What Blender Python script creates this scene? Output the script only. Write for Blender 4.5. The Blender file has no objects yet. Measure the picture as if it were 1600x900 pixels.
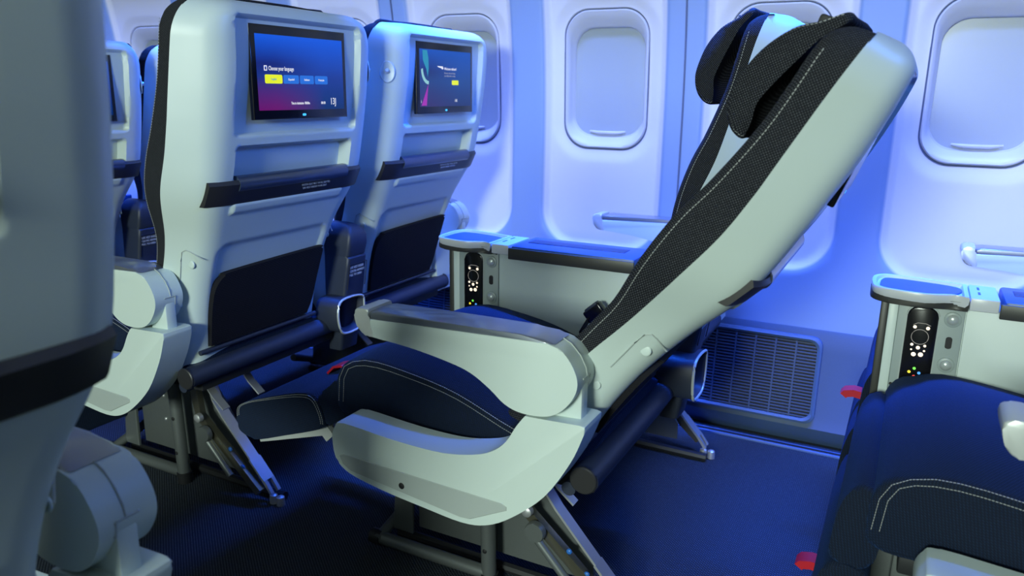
import bpy, bmesh, math
from mathutils import Vector, Matrix
from math import sin, cos, pi, radians as R, sqrt

COL = bpy.context.scene.collection

# ------------------------------------------------------------------ materials
def mat(name, col, rough=.5, metal=0., spec=.5, emit=None, es=0., alpha=1., coat=0.):
    m = bpy.data.materials.new(name); m.use_nodes = True
    b = m.node_tree.nodes['Principled BSDF']
    b.inputs['Base Color'].default_value = (*col, 1)
    b.inputs['Roughness'].default_value = rough
    b.inputs['Metallic'].default_value = metal
    b.inputs['Specular IOR Level'].default_value = spec
    b.inputs['Coat Weight'].default_value = coat
    b.inputs['Alpha'].default_value = alpha
    if emit:
        b.inputs['Emission Color'].default_value = (*emit, 1)
        b.inputs['Emission Strength'].default_value = es
    return m

def N(m, t, **k):
    n = m.node_tree.nodes.new(t)
    for a, v in k.items(): setattr(n, a, v)
    return n
def L(m, a, b): m.node_tree.links.new(a, b)

def noise_bump(m, scale=900, strength=.06, dist=.0006, mottle=0.0):
    tc = N(m, 'ShaderNodeTexCoord'); nz = N(m, 'ShaderNodeTexNoise')
    nz.inputs['Scale'].default_value = scale; nz.inputs['Detail'].default_value = 2
    L(m, tc.outputs['Object'], nz.inputs['Vector'])
    bp = N(m, 'ShaderNodeBump'); bp.inputs['Strength'].default_value = strength
    bp.inputs['Distance'].default_value = dist
    L(m, nz.outputs['Fac'], bp.inputs['Height'])
    b = m.node_tree.nodes['Principled BSDF']
    L(m, bp.outputs['Normal'], b.inputs['Normal'])
    if mottle:
        c = b.inputs['Base Color'].default_value[:3]
        mx = N(m, 'ShaderNodeMix', data_type='RGBA')
        mx.inputs['A'].default_value = (*[x*(1-mottle) for x in c], 1)
        mx.inputs['B'].default_value = (*[min(1, x*(1+mottle)) for x in c], 1)
        L(m, nz.outputs['Fac'], mx.inputs['Factor'])
        L(m, mx.outputs['Result'], b.inputs['Base Color'])
    return m

def weave(name, base, dot, pu, pv, thr=.35, rough=.85, axes='xz', bump=.4, sheen=0.0):
    """woven cloth: a grid of light thread dots on a dark ground"""
    m = mat(name, base, rough, spec=.25)
    tc = N(m, 'ShaderNodeTexCoord'); sp = N(m, 'ShaderNodeSeparateXYZ')
    L(m, tc.outputs['Object'], sp.inputs[0])
    def mul(a, k):
        n = N(m, 'ShaderNodeMath', operation='MULTIPLY'); L(m, a, n.inputs[0]); n.inputs[1].default_value = k; return n.outputs[0]
    def op(o, a, b=None):
        n = N(m, 'ShaderNodeMath', operation=o); L(m, a, n.inputs[0])
        if b is not None: L(m, b, n.inputs[1])
        return n.outputs[0]
    x, y, z = sp.outputs
    if axes == 'xz': u, v = op('ADD', x, mul(y, .3)), op('ADD', z, mul(y, .7))
    else: u, v = op('ADD', x, mul(z, .7)), op('ADD', y, mul(z, .7))
    su = op('SINE', mul(u, 2*pi/pu)); sv = op('SINE', mul(v, 2*pi/pv))
    p = op('MULTIPLY', su, sv)
    mr = N(m, 'ShaderNodeMapRange'); L(m, p, mr.inputs['Value'])
    mr.inputs['From Min'].default_value = thr; mr.inputs['From Max'].default_value = min(1, thr+.4)
    nz = N(m, 'ShaderNodeTexNoise'); nz.inputs['Scale'].default_value = 300
    L(m, tc.outputs['Object'], nz.inputs['Vector'])
    f = op('MULTIPLY', mr.outputs[0], nz.outputs['Fac'])
    mx = N(m, 'ShaderNodeMix', data_type='RGBA')
    mx.inputs['A'].default_value = (*base, 1); mx.inputs['B'].default_value = (*dot, 1)
    L(m, f, mx.inputs['Factor'])
    b = m.node_tree.nodes['Principled BSDF']
    L(m, mx.outputs['Result'], b.inputs['Base Color'])
    b.inputs['Sheen Weight'].default_value = sheen
    bp = N(m, 'ShaderNodeBump'); bp.inputs['Strength'].default_value = bump; bp.inputs['Distance'].default_value = .0008
    L(m, p, bp.inputs['Height']); L(m, bp.outputs['Normal'], b.inputs['Normal'])
    return m

M = {}
M['shell'] = noise_bump(mat('pale_moulded_plastic', (.55, .645, .62), .38), 1400, .12, .0004)
M['shell_grey'] = noise_bump(mat('grey_inset_plastic', (.36, .41, .40), .5), 1400, .12, .0004)
M['wall'] = noise_bump(mat('cabin_wall_laminate', (.62, .64, .72), .5), 700, .08, .0005)
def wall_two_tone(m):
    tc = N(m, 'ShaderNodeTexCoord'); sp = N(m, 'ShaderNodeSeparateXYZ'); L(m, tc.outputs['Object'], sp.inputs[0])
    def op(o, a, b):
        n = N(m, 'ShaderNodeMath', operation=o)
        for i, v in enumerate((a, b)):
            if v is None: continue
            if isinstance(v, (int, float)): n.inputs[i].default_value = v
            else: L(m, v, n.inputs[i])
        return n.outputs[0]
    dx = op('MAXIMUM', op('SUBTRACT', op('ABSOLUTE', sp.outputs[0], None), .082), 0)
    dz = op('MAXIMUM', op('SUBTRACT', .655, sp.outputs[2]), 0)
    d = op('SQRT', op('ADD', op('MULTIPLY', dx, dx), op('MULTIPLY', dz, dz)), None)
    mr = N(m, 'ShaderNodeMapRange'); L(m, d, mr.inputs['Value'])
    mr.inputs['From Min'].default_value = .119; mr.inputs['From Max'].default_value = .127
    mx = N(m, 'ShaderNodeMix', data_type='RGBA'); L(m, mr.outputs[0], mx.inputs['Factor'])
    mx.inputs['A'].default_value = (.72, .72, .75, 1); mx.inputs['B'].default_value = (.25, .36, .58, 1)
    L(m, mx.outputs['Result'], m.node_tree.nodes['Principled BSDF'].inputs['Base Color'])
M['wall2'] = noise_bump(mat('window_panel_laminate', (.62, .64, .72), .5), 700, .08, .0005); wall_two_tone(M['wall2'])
M['bezel'] = mat('window_bezel_plastic', (.66, .68, .76), .35)
M['shade'] = noise_bump(mat('window_shade', (.34, .40, .48), .34), 900, .05, .0004)
M['seam'] = mat('seam_shadow_gap', (.10, .13, .22), .7)
M['glass'] = mat('dust_cover_glass', (.9, .95, 1), .12, spec=.25, alpha=.07)
M['dado'] = noise_bump(mat('lower_wall_panel', (.055, .10, .20), .6), 600, .2, .0006, .15)
M['dado_frame'] = mat('grille_frame', (.09, .15, .28), .45)
M['slat'] = mat('grille_slat', (.05, .08, .15), .5)
M['black'] = mat('matt_black', (.010, .010, .012), .6)
M['pocket'] = weave('black_pocket_mesh', (.006, .006, .009), (.02, .02, .03), .004, .004)
M['bar'] = mat('dark_tray_latch_plastic', (.022, .022, .024), .42)
M['barhi'] = mat('dark_blue_roll', (.03, .045, .08), .33, coat=.5)
M['pad_side'] = weave('black_dotted_cloth', (.005, .006, .010), (.13, .14, .16), .0046, .0046, .3, bump=.5)
M['cushion'] = weave('navy_ribbed_cloth', (.003, .007, .019), (.011, .030, .075), .0044, .0060, .2, axes='xy', bump=.6, sheen=.10)
M['cushion'].node_tree.nodes['Principled BSDF'].inputs['Sheen Tint'].default_value = (.08, .3, 1, 1)
M['stitch'] = mat('pale_thread', (.40, .42, .42), .7)
M['piping'] = mat('navy_edge_cloth', (.012, .016, .03), .8)
M['armpad'] = mat('grey_satin_arm_pad', (.26, .29, .34), .33, metal=.75, coat=.5)
M['alu'] = mat('brushed_aluminium', (.60, .64, .63), .36, metal=.35)
M['metal'] = noise_bump(mat('grey_seat_frame_metal', (.17, .19, .19), .42, metal=.5), 500, .08, .0004, .1)
M['metal_dark'] = mat('dark_seat_frame', (.03, .032, .035), .5, metal=.4)
M['steel'] = mat('polished_steel_strap', (.62, .64, .66), .42, metal=.7)
M['gold'] = mat('anodised_link', (.35, .33, .24), .3, metal=.9)
M['trim'] = mat('dark_bronze_trim', (.035, .036, .032), .45)
M['console_grey'] = mat('console_end_grey', (.30, .36, .355), .42)
M['tray'] = mat('tray_rim_plastic', (.55, .58, .60), .32)
M['tray_in'] = mat('tray_mat_blue', (.025, .08, .22), .38)
M['knob'] = mat('chrome_socket_cap', (.50, .56, .56), .25, metal=.35)
M['navyplastic'] = mat('navy_plastic', (.022, .03, .055), .5)
M['red'] = mat('red_webbing', (.50, .006, .02), .6)
M['white_print'] = mat('white_print', (.55, .60, .66), .6)
M['grey_print'] = mat('grey_print', (.30, .33, .36), .6)
M['screen_frame'] = mat('black_glass_bezel', (.004, .004, .006), .18)
M['lamp_white'] = mat('remote_key_light', (.8, .7, .55), .5, emit=(1, .80, .62), es=1.0)
M['lamp_dim'] = mat('remote_ring_light', (.2, .2, .2), .5, emit=(.8, .7, .6), es=.22)
for n_, c_ in (('yellow', (1, .75, .05)), ('green', (.2, .9, .1)), ('blue', (.08, .35, 1)), ('red', (1, .08, .05))):
    M['key_'+n_] = mat('remote_key_'+n_, c_, .5, emit=c_, es=.7)
M['ui_white'] = mat('screen_white', (0, 0, 0), .5, emit=(.85, .88, 1), es=.9)
M['ui_grey'] = mat('screen_grey', (0, 0, 0), .5, emit=(.5, .55, .8), es=.5)
M['ui_yellow'] = mat('screen_yellow', (0, 0, 0), .5, emit=(.85, .95, .01), es=.9)
M['ui_blue'] = mat('screen_blue_button', (0, 0, 0), .5, emit=(.02, .17, .75), es=.9)
M['ui_lightblue'] = mat('screen_light_blue', (0, 0, 0), .5, emit=(.12, .45, 1), es=.9)
M['ui_cyan'] = mat('screen_cyan', (0, 0, 0), .5, emit=(.03, .38, .62), es=.7)
M['ui_pale'] = mat('screen_pale_cyan', (0, 0, 0), .5, emit=(.35, .75, .8), es=.75)
M['ui_pink'] = mat('screen_magenta', (0, 0, 0), .5, emit=(.42, .03, .50), es=.8)
M['led_blue'] = mat('blue_led', (0, 0, 0), .5, emit=(.05, .45, 1), es=1.5)
M['ceiling'] = mat('ceiling_panel', (.5, .5, .52), .6)

def screen_mat(name, top, mid, bot, bot2):
    """glowing display image: blue sky gradient over a magenta lower corner"""
    m = mat(name, (0, 0, 0), .25)
    b = m.node_tree.nodes['Principled BSDF']
    tc = N(m, 'ShaderNodeTexCoord'); sp = N(m, 'ShaderNodeSeparateXYZ')
    L(m, tc.outputs['Generated'], sp.inputs[0])
    cr = N(m, 'ShaderNodeValToRGB'); L(m, sp.outputs[2], cr.inputs[0])
    e = cr.color_ramp.elements
    e[0].position = .0; e[0].color = (*bot, 1); e[1].position = .45; e[1].color = (*mid, 1)
    n = cr.color_ramp.elements.new(.97); n.color = (*top, 1)
    n = cr.color_ramp.elements.new(.62); n.color = (mid[0]*.5, mid[1]*.5, mid[2]*.8, 1)
    cr2 = N(m, 'ShaderNodeValToRGB'); L(m, sp.outputs[2], cr2.inputs[0])
    e = cr2.color_ramp.elements
    e[0].position = .0; e[0].color = (*bot2, 1); e[1].position = .45; e[1].color = (mid[0], mid[1]*1.3, mid[2]*1.3, 1)
    n = cr2.color_ramp.elements.new(.97); n.color = (*top, 1)
    mx = N(m, 'ShaderNodeMix', data_type='RGBA')
    mr = N(m, 'ShaderNodeMapRange'); L(m, sp.outputs[1], mr.inputs['Value'])
    mr.inputs['From Min'].default_value = .2; mr.inputs['From Max'].default_value = .75
    L(m, mr.outputs[0], mx.inputs['Factor'])
    L(m, cr.outputs[0], mx.inputs['A']); L(m, cr2.outputs[0], mx.inputs['B'])
    L(m, mx.outputs['Result'], b.inputs['Emission Color']); b.inputs['Emission Strength'].default_value = .85
    return m
M['display'] = screen_mat('display_image', (.0, .10, .80), (.01, .035, .26), (.16, .004, .16), (.0, .03, .16))
M['display2'] = screen_mat('display_image_dim', (.0, .08, .52), (.01, .05, .24), (.03, .02, .14), (.01, .03, .16))

def carpet_mat(name, base, dot):
    m = weave(name, base, dot, .0095, .0075, .1, rough=.95, axes='xy', bump=.8)
    return m
M['carpet'] = carpet_mat('woven_carpet', (.014, .020, .030), (.12, .145, .175))

# ------------------------------------------------------------------ mesh helpers
def obj(name, bm, m, parent=None, loc=None, rot=None, smooth=True, ang=38, label=None):
    bmesh.ops.recalc_face_normals(bm, faces=bm.faces)
    me = bpy.data.meshes.new(name); bm.to_mesh(me); bm.free()
    if smooth:
        for p in me.polygons: p.use_smooth = True
        me.set_sharp_from_angle(angle=R(ang))
    me.materials.append(m)
    o = bpy.data.objects.new(name, me); COL.objects.link(o)
    if parent: o.parent = parent
    if loc: o.location = loc
    if rot: o.rotation_euler = rot
    if label: o['label'] = label
    return o

def empty(name, loc=(0, 0, 0)):
    o = bpy.data.objects.new(name, None); COL.objects.link(o); o.location = loc
    o.empty_display_size = .1
    return o
def tag(o, label, cat, group=None, kind=None):
    o['label'] = label; o['category'] = cat
    if group: o['group'] = group
    if kind: o['kind'] = kind
    return o

def prism(prof, y0, y1, bev=0., seg=3, bm=None, sy=1, axis='y'):
    bm = bm or bmesh.new()
    def P(a, b, y):
        return (a, y*sy, b) if axis == 'y' else ((y, a*sy, b) if axis == 'x' else (a, b*sy, y))
    v0 = [bm.verts.new(P(a, b, y0)) for a, b in prof]
    v1 = [bm.verts.new(P(a, b, y1)) for a, b in prof]
    f0 = bm.faces.new(v0); f1 = bm.faces.new(v1[::-1])
    n = len(prof)
    for i in range(n): bm.faces.new((v0[i], v0[(i+1) % n], v1[(i+1) % n], v1[i]))
    if bev:
        ed = list(f0.edges)+list(f1.edges)
        bmesh.ops.bevel(bm, geom=ed, offset=bev, segments=seg, profile=.5, affect='EDGES', clamp_overlap=True)
    return bm

def smoothprof(pts, n=6, sharp=()):
    """closed Catmull-Rom through pts; indices in sharp stay corners"""
    out = []; N_ = len(pts)
    for i in range(N_):
        p0, p1, p2, p3 = [Vector(pts[(i+k-1) % N_]) for k in range(4)]
        if i in sharp: p0 = p1*2-p2
        if (i+1) % N_ in sharp: p3 = p2*2-p1
        for k in range(n):
            t = k/n
            q = .5*((2*p1)+(-p0+p2)*t+(2*p0-5*p1+4*p2-p3)*t*t+(-p0+3*p1-3*p2+p3)*t**3)
            out.append((q.x, q.y))
    return out

def box(x0, x1, y0, y1, z0, z1, bev=.002, bm=None, seg=2, sy=1):
    bm = bm or bmesh.new()
    y0, y1 = (y0, y1) if sy == 1 else (-y1, -y0)
    r = bmesh.ops.create_cube(bm, size=1)
    for v in r['verts']:
        v.co = Vector((x0+(v.co.x+.5)*(x1-x0), y0+(v.co.y+.5)*(y1-y0), z0+(v.co.z+.5)*(z1-z0)))
    if bev:
        ed = list({e for v in r['verts'] for e in v.link_edges})
        bmesh.ops.bevel(bm, geom=ed, offset=bev, segments=seg, profile=.5, affect='EDGES', clamp_overlap=True)
    return bm

def loft(rings, bm=None, cap=True, closed=True):
    bm = bm or bmesh.new()
    V = [[bm.verts.new(p) for p in r] for r in rings]
    n = len(V[0])
    for a, b in zip(V, V[1:]):
        for i in range(n if closed else n-1):
            j = (i+1) % n
            bm.faces.new((a[i], a[j], b[j], b[i]))
    if cap and closed:
        bm.faces.new(V[0][::-1]); bm.faces.new(V[-1])
    return bm

def tube(pts, r, bm=None, n=14, flat=None):
    """round bar along pts (or a flat strip rx, rz when flat=(w, t, side vector))"""
    bm = bm or bmesh.new(); pts = [Vector(p) for p in pts]; rings = []
    for i, p in enumerate(pts):
        d = (pts[min(i+1, len(pts)-1)]-pts[max(i-1, 0)]).normalized()
        if flat:
            s = Vector(flat[2]); s = (s-d*s.dot(d)).normalized(); u = d.cross(s)
            w, t = flat[0]/2, flat[1]/2
            rings.append([p+s*w*a+u*t*b for a, b in ((1, 1), (-1, 1), (-1, -1), (1, -1))])
        else:
            a = Vector((0, 0, 1)) if abs(d.z) < .9 else Vector((1, 0, 0))
            s = d.cross(a).normalized(); u = d.cross(s)
            rr = r[i] if isinstance(r, (list, tuple)) else r
            rings.append([p+(s*cos(2*pi*k/n)+u*sin(2*pi*k/n))*rr for k in range(n)])
    return loft(rings, bm)

def disc(c, r, h, axis='y', bm=None, n=24, dome=0, sy=1):
    """short cylinder with a domed face, pointing to -axis"""
    prof = [(1, 0), (1, h*.7), (.92, h)]
    if dome: prof += [(.7, h+dome*.5), (.4, h+dome*.85), (.12, h+dome)]
    rings = []
    for f, d in prof:
        ring = []
        for k in range(n):
            a, b = cos(2*pi*k/n)*r*f, sin(2*pi*k/n)*r*f
            if axis == 'y': ring.append((c[0]+a, c[1]-d*sy, c[2]+b))
            elif axis == 'x': ring.append((c[0]+d, c[1]+a, c[2]+b))
            else: ring.append((c[0]+a, c[1]+b, c[2]+d))
        rings.append(ring)
    return loft(rings, bm)

def mesh_copy(o, parent=None):
    c = o.copy(); COL.objects.link(c)
    if parent is not None: c.parent = parent
    for ch in list(o.children): mesh_copy(ch, c)
    return c

def text(name, s, size, m, parent, mtx, sx=1., align='LEFT'):
    cu = bpy.data.curves.new(name, 'FONT'); cu.body = s; cu.size = size; cu.extrude = .0002
    cu.align_x = align; cu.resolution_u = 2; cu.space_line = 1.15
    t = bpy.data.objects.new(name+'_src', cu); COL.objects.link(t)
    dg = bpy.context.evaluated_depsgraph_get(); dg.update()
    me = bpy.data.meshes.new_from_object(t.evaluated_get(dg))
    bpy.data.objects.remove(t)
    me.transform(mtx @ Matrix.Diagonal((sx, 1, 1, 1)))
    me.materials.clear(); me.materials.append(m)
    o = bpy.data.objects.new(name, me); COL.objects.link(o); o.parent = parent
    return o
def face_mtx_x(x, y, z, tilt=0):    # text readable by someone looking toward -X : right = +Y, up = +Z
    m = Matrix(((0, 0, 1, x), (1, 0, 0, y), (0, 1, 0, z), (0, 0, 0, 1)))
    return m @ Matrix.Rotation(tilt, 4, 'X')

def interp(t, v):
    if v <= t[0][0]: return t[0][1]
    for (a, b), (c, d) in zip(t, t[1:]):
        if v <= c: return b+(d-b)*(v-a)/(c-a)
    return t[-1][1]
def sinterp(tab):
    """smooth interpolation (monotone-ish cubic) of a table"""
    xs = [a for a, b in tab]; ys = [b for a, b in tab]
    n = len(xs); m = []
    for i in range(n):
        if i == 0: m.append((ys[1]-ys[0])/(xs[1]-xs[0]))
        elif i == n-1: m.append((ys[-1]-ys[-2])/(xs[-1]-xs[-2]))
        else: m.append((ys[i+1]-ys[i-1])/(xs[i+1]-xs[i-1]))
    def f(v):
        if v <= xs[0]: return ys[0]+(v-xs[0])*m[0]
        if v >= xs[-1]: return ys[-1]+(v-xs[-1])*m[-1]
        for i in range(n-1):
            if v <= xs[i+1]:
                h = xs[i+1]-xs[i]; t = (v-xs[i])/h
                return (2*t**3-3*t*t+1)*ys[i]+(t**3-2*t*t+t)*h*m[i]+(-2*t**3+3*t*t)*ys[i+1]+(t**3-t*t)*h*m[i+1]
    return f
def sstep(a, b, v):
    t = max(0, min(1, (v-a)/(b-a))); return t*t*(3-2*t)

# ------------------------------------------------------------------ seat profiles (back frame: origin = recline pivot)
XB = sinterp([(-.09, -.012), (-.04, -.004), (.012, .006), (.07, .020), (.13, .039), (.22, .077), (.307, .121), (.3675, .142),
              (.446, .159), (.50, .169), (.558, .179), (.628, .186), (.69, .188), (.73, .188)])
XS = sinterp([(-.09, -.115), (0., -.092), (.06, -.072), (.128, -.049), (.207, -.013), (.246, .004), (.328, .0375), (.409, .068), (.479, .085),
              (.525, .093), (.615, .1085), (.70, .124), (.75, .130)])
XP = sinterp([(0.0, -.128), (.06, -.110), (.132, -.0836), (.179, -.0665), (.2335, -.046), (.308, -.0305), (.3726, -.0144), (.4167, -.001), (.4669, .0195),
              (.5587, .0480), (.6186, .0595), (.683, .070), (.716, .084), (.76, .095)])
HWX = 0.
HW0 = sinterp([(-.1, .232), (.05, .234), (.16, .238), (.24, .252), (.34, .284), (.42, .288), (.60, .284), (.73, .280)])
def HWT(z): return HW0(z)+HWX
TOP = .716

def rrect_depth(y, z, y0, y1, z0, z1, e=.006, r=.012):
    """1 inside a rounded rectangle, 0 outside, with an edge width e"""
    cy, cz = (y0+y1)/2, (z0+z1)/2; hy, hz = (y1-y0)/2-r, (z1-z0)/2-r
    dy, dz = max(0, abs(y-cy)-hy), max(0, abs(z-cz)-hz)
    d = sqrt(dy*dy+dz*dz)-r
    return 1-sstep(-e, 0, d)

def recess(y, z):
    d = 0
    d += .013*rrect_depth(y, z, -.192, .192, .452, .688, .007, .014)       # screen bay
    d += .030*rrect_depth(y, z, -.182, .182, .355, .432, .007, .012)       # niche over the tray latch
    d -= .008*rrect_depth(y, z, -.178, .178, .285, .315, .008, .006)       # ledge under the latch
    if -.03 < z < .235:
        w = .182-.02*(1-(z+.03)/.265)
        d += .007*rrect_depth(y, z, -w, w, -.02, .222, .014, .035)
    return d

def taper(z): return .034+.018*sstep(.12, .42, z)
def side_y(x, z):
    return HWT(z)-taper(z)*max(0, min(1, (x-XS(z))/(XB(z)-XS(z))))
def shell_ring(z, nf=96):
    top = 0; HW = HWT(z); hw = HW; xb = XB(z); xs = XS(z)
    if z > TOP-.075:                         # round the upper corners
        u = (z-(TOP-.075))/.075; hw = HW-.060*(1-sqrt(max(0, 1-u*u)))
    if z > TOP-.036:
        u = (z-(TOP-.036))/.036; xb = xs+(xb-xs)*(1-.72*(1-sqrt(max(0, 1-u*u*.98))))
    th = xb-xs
    tp = taper(z)            # the side walls lean in towards the back
    P0, P1, P2 = Vector((xs, -hw)), Vector((xb, -hw+tp)), Vector((xb, 0))
    r = min(.036, th*.46); r = max(r, .004)
    A_ = P1+(P0-P1).normalized()*r; B_ = P1+Vector((0, 1))*r
    half = [tuple(P0), tuple(P0.lerp(A_, .33)), tuple(P0.lerp(A_, .67))]
    for k in range(9):
        t = k/8; q = A_*(1-t)**2+P1*2*t*(1-t)+B_*t*t; half.append((q.x, q.y))
    ye = half[-1][1]
    fl = [(xb, ye+(-2*ye)*k/nf) for k in range(1, nf)]
    ring = half+fl+[(x, -y) for x, y in half[::-1]]
    return [(x-(recess(y, z) if x > xb-.02 else 0), y, z) for x, y in ring]

def shell_bm():
    zs = []; z = -.075
    while z < TOP-.04: zs.append(z); z += .0042
    zs += [TOP-.04+.04*sin(k/14*pi/2) for k in range(15)]
    return loft([shell_ring(z) for z in zs])

def pad_bm(dx=0):
    """upholstered back pad: side panel, rolled front edge, soft front with a lumbar hollow"""
    rings = []; zs = [-.05+.0125*i for i in range(62)]
    zs = [z for z in zs if z < .69]+[.69+.022*sin(k/9*pi/2) for k in range(10)]
    for z in zs:
        hw = HWT(z)-.006; h = hw; xf = XP(z)+dx; xr = XS(z)+.001
        if z > TOP-.072:
            u = (z-(TOP-.072))/(.072+.008); h = hw-.062*(1-sqrt(max(0, 1-u*u*.98)))
        if z > .69:
            u = (z-.69)/.022; q = 1-sqrt(max(0, 1-u*u*.985)); xf += .022*q
        r = .016; ring = [(xr, -h, z), (xf+r, -h, z)]
        for k in range(1, 6):
            a = k/6*pi/2; ring.append((xf+r-r*sin(a), -h+r-r*cos(a), z))
        for k in range(0, 21):
            y = (-h+r)+2*(h-r)*k/20
            hol = .022*(1-(y/(h-r))**4)*sstep(-.02, .2, z)*(1-sstep(.6, .72, z))
            ring.append((xf+hol, y, z))
        for k in range(5, 0, -1):
            a = k/6*pi/2; ring.append((xf+r-r*sin(a), h-r+r*cos(a), z))
        ring += [(xf+r, h, z), (xr, h, z)]
        rings.append(ring)
    return loft(rings)

def dashes(path, nrm, bm=None, step=.0055, ln=.0036, w=.0009):
    """row of thread stitches on a 3-D polyline; nrm = outward direction"""
    bm = bm or bmesh.new(); path = [Vector(p) for p in path]; nrm = Vector(nrm)
    d = 0; cur = 0; seg = [(b-a).length for a, b in zip(path, path[1:])]; tot = sum(seg)
    def at(s):
        for i, l in enumerate(seg):
            if s <= l or i == len(seg)-1: return path[i]+(path[i+1]-path[i])*(s/l)
            s -= l
    s = 0
    while s+ln < tot:
        a, b = at(s), at(s+ln); t = (b-a).normalized(); u = t.cross(nrm).normalized()
        p = [a-u*w/2, b-u*w/2, b+u*w/2, a+u*w/2]
        q = [bm.verts.new(v-nrm*.0003) for v in p]+[bm.verts.new(v+nrm*.0007) for v in p]
        for f in ((4, 5, 6, 7), (0, 1, 5, 4), (1, 2, 6, 5), (2, 3, 7, 6), (3, 0, 4, 7)): bm.faces.new([q[i] for i in f])
        s += step
    return bm

def back_parts(root, sy, recline, screen_kind, thin=0):
    A = dict(loc=(0, 0, .5), rot=(0, R(recline), 0))
    def part(name, bm, m, **k): return obj(name, bm, m, root, **A, **k)
    sh = part('backrest_shell', shell_bm(), M['shell'], ang=50)
    # hinge cover outline and screw caps on the sides of the shell
    for s in (-1, 1):
        pts = [(-.008, .125), (.012, .185), (.022, .207), (.031, .212), (.040, .207), (.052, .196), (.060, .190)]
        obj('hinge_cover_edge', tube([(x, s*(side_y(x, z)+.0002), z) for x, z in pts], .0013, n=6), M['shell_grey'], sh)
        for x, z, q in ((.031, .178, .0095), (-.018, .082, .008)):
            obj('screw_cap', disc((x, s*(side_y(x, z)-.0015), z), q, .003, 'y', dome=.001, sy=-s), M['shell'], sh)
    pd = part('back_cushion', pad_bm(thin), M['pad_side'], ang=60)
    for s in (-1, 1):
        path = [(XP(z)+thin+.013, s*(HWT(z)-.0054), z) for z in [.02+.02*i for i in range(34)]]
        obj('stitching', dashes(path, (0, s, 0)), M['stitch'], pd)
    # headrest: winged pad
    front = [(.078, .728), (.052, .708), (.0208, .687), (-.006, .648), (-.021, .600), (-.0215, .572), (-.013, .548), (.0035, .531)]
    rear = [(.022, .527), (.024, .545), (.020, .575), (.030, .610), (.048, .655), (.066, .695), (.088, .722)]
    wing = smoothprof(front+rear, 5)
    ctr = [(x*(.5)+.036 if x < .03 else x+.01, z) for x, z in wing]
    rings = []
    for y, f, sc in ((-.188, .0, .90), (-.184, .0, .97), (-.176, .0, 1), (-.150, .0, 1), (-.128, .25, .99), (-.10, .7, .99), (-.05, 1, 1), (0, 1, 1)):
        cx, cz = .03, .63
        rings.append([(cx+((a[0]*(1-f)+b[0]*f)-cx)*sc, y, cz+((a[1]*(1-f)+b[1]*f)-cz)*sc) for a, b in zip(wing, ctr)])
    rings += [[(x, -y, z) for x, y, z in r] for r in rings[-2::-1]]
    hd = part('headrest', loft(rings), M['pad_side'], ang=60)
    for s in (-1, 1):
        n = len(wing)
        p = [(.03+(x-.03)*.93, s*.1845, .63+(z-.63)*.95) for x, z in wing[:int(n*.56)]]
        obj('stitching', dashes(p, (0, s, 0)), M['stitch'], hd)
    part('headrest_slide', box(.035, .06, -.10, .10, .50, .72, .004), M['black'])
    # screen
    Z0, Z1, W = .484, .674, .147
    tl = -.03
    sx = XB(.58)-.013
    sc = part('screen', prism([(-W, Z0), (W, Z0), (W, Z1), (-W, Z1)], sx-.004, sx+.0075, .003, 3, axis='x'), M['screen_frame'])
    fx = sx+.0078
    obj('display', prism([(-W+.014, Z0+.019), (W-.012, Z0+.019), (W-.012, Z1-.019), (-W+.014, Z1-.019)], fx-.001, fx, 0, axis='x'),
        M['display'] if screen_kind == 1 else M['display2'], sc, smooth=False)
    def rr(name, y0, y1, z0, z1, m, r=.002, up=.0003):
        pr = []
        for cx, cz, a0 in ((y1-r, z1-r, 0), (y0+r, z1-r, 90), (y0+r, z0+r, 180), (y1-r, z0+r, 270)):
            for k in range(4): pr.append((cx+r*cos(R(a0+30*k)), cz+r*sin(R(a0+30*k))))
        obj(name, prism(pr, fx-.0002, fx+up, 0, axis='x'), m, sc, smooth=False)
    rr('status_light', -.006, .005, Z0+.006, Z0+.011, M['led_blue'], .0024)
    if screen_kind == 1:
        rr('checkbox_icon', -.113, -.1045, .583, .5935, M['ui_white'], .001)
        rr('checkbox_icon', -.111, -.1065, .585, .5915, M['display'], .001, .0005)
        text('heading', 'Choose your language', .0125, M['ui_white'], sc, face_mtx_x(fx+.0007, -.101, .584), .66)
        y = -.112
        for i in range(4):
            w = (.050, .046, .044, .042)[i]
            rr('language_button', y, y+w, .5575, .5755, M['ui_yellow'] if i == 0 else M['ui_blue'], .003)
            text('button_text', ('English', 'Espa\u00f1ol', '\u4e2d\u6587', 'Fran\u00e7ais')[i] if i != 2 else 'Italiano', .0062, M['ui_cyan'] if i == 0 else M['ui_white'], sc, face_mtx_x(fx+.0005, y+w/2, .5645), .95, 'CENTER')
            y += w+.0035
        text('flight_text', 'Time to destination  00h00m', .0082, M['ui_white'], sc, face_mtx_x(fx+.0007, -.040, .5145), .60)
        text('clock_text', '00:00', .0082, M['ui_white'], sc, face_mtx_x(fx+.0007, .055, .5145), .8)
        text('seat_number', '13J', .021, M['ui_white'], sc, face_mtx_x(fx+.0007, .086, .5135), .78)
    elif screen_kind == 2:
        # pale ribbon, cyan sweep and magenta beam of the welcome picture
        def poly(name, pts, m): obj(name, prism(pts, fx-.0002, fx+.0003, 0, axis='x'), m, sc, smooth=False)
        poly('cyan_sweep', [(-.118, .652), (-.096, .652), (-.090, .632), (-.089, .605), (-.094, .582), (-.100, .602), (-.116, .625)], M['ui_cyan'])
        arc = [(-.090+.036*cos(a), .602+.036*sin(a)*1.1) for a in [pi+.1*k*1.55 for k in range(11)]]
        arc2 = [(-.088+.029*cos(a), .604+.030*sin(a)*1.1) for a in [pi+.1*k*1.55 for k in range(11)]][::-1]
        poly('pale_ribbon', arc+arc2, M['ui_pale'])
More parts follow.
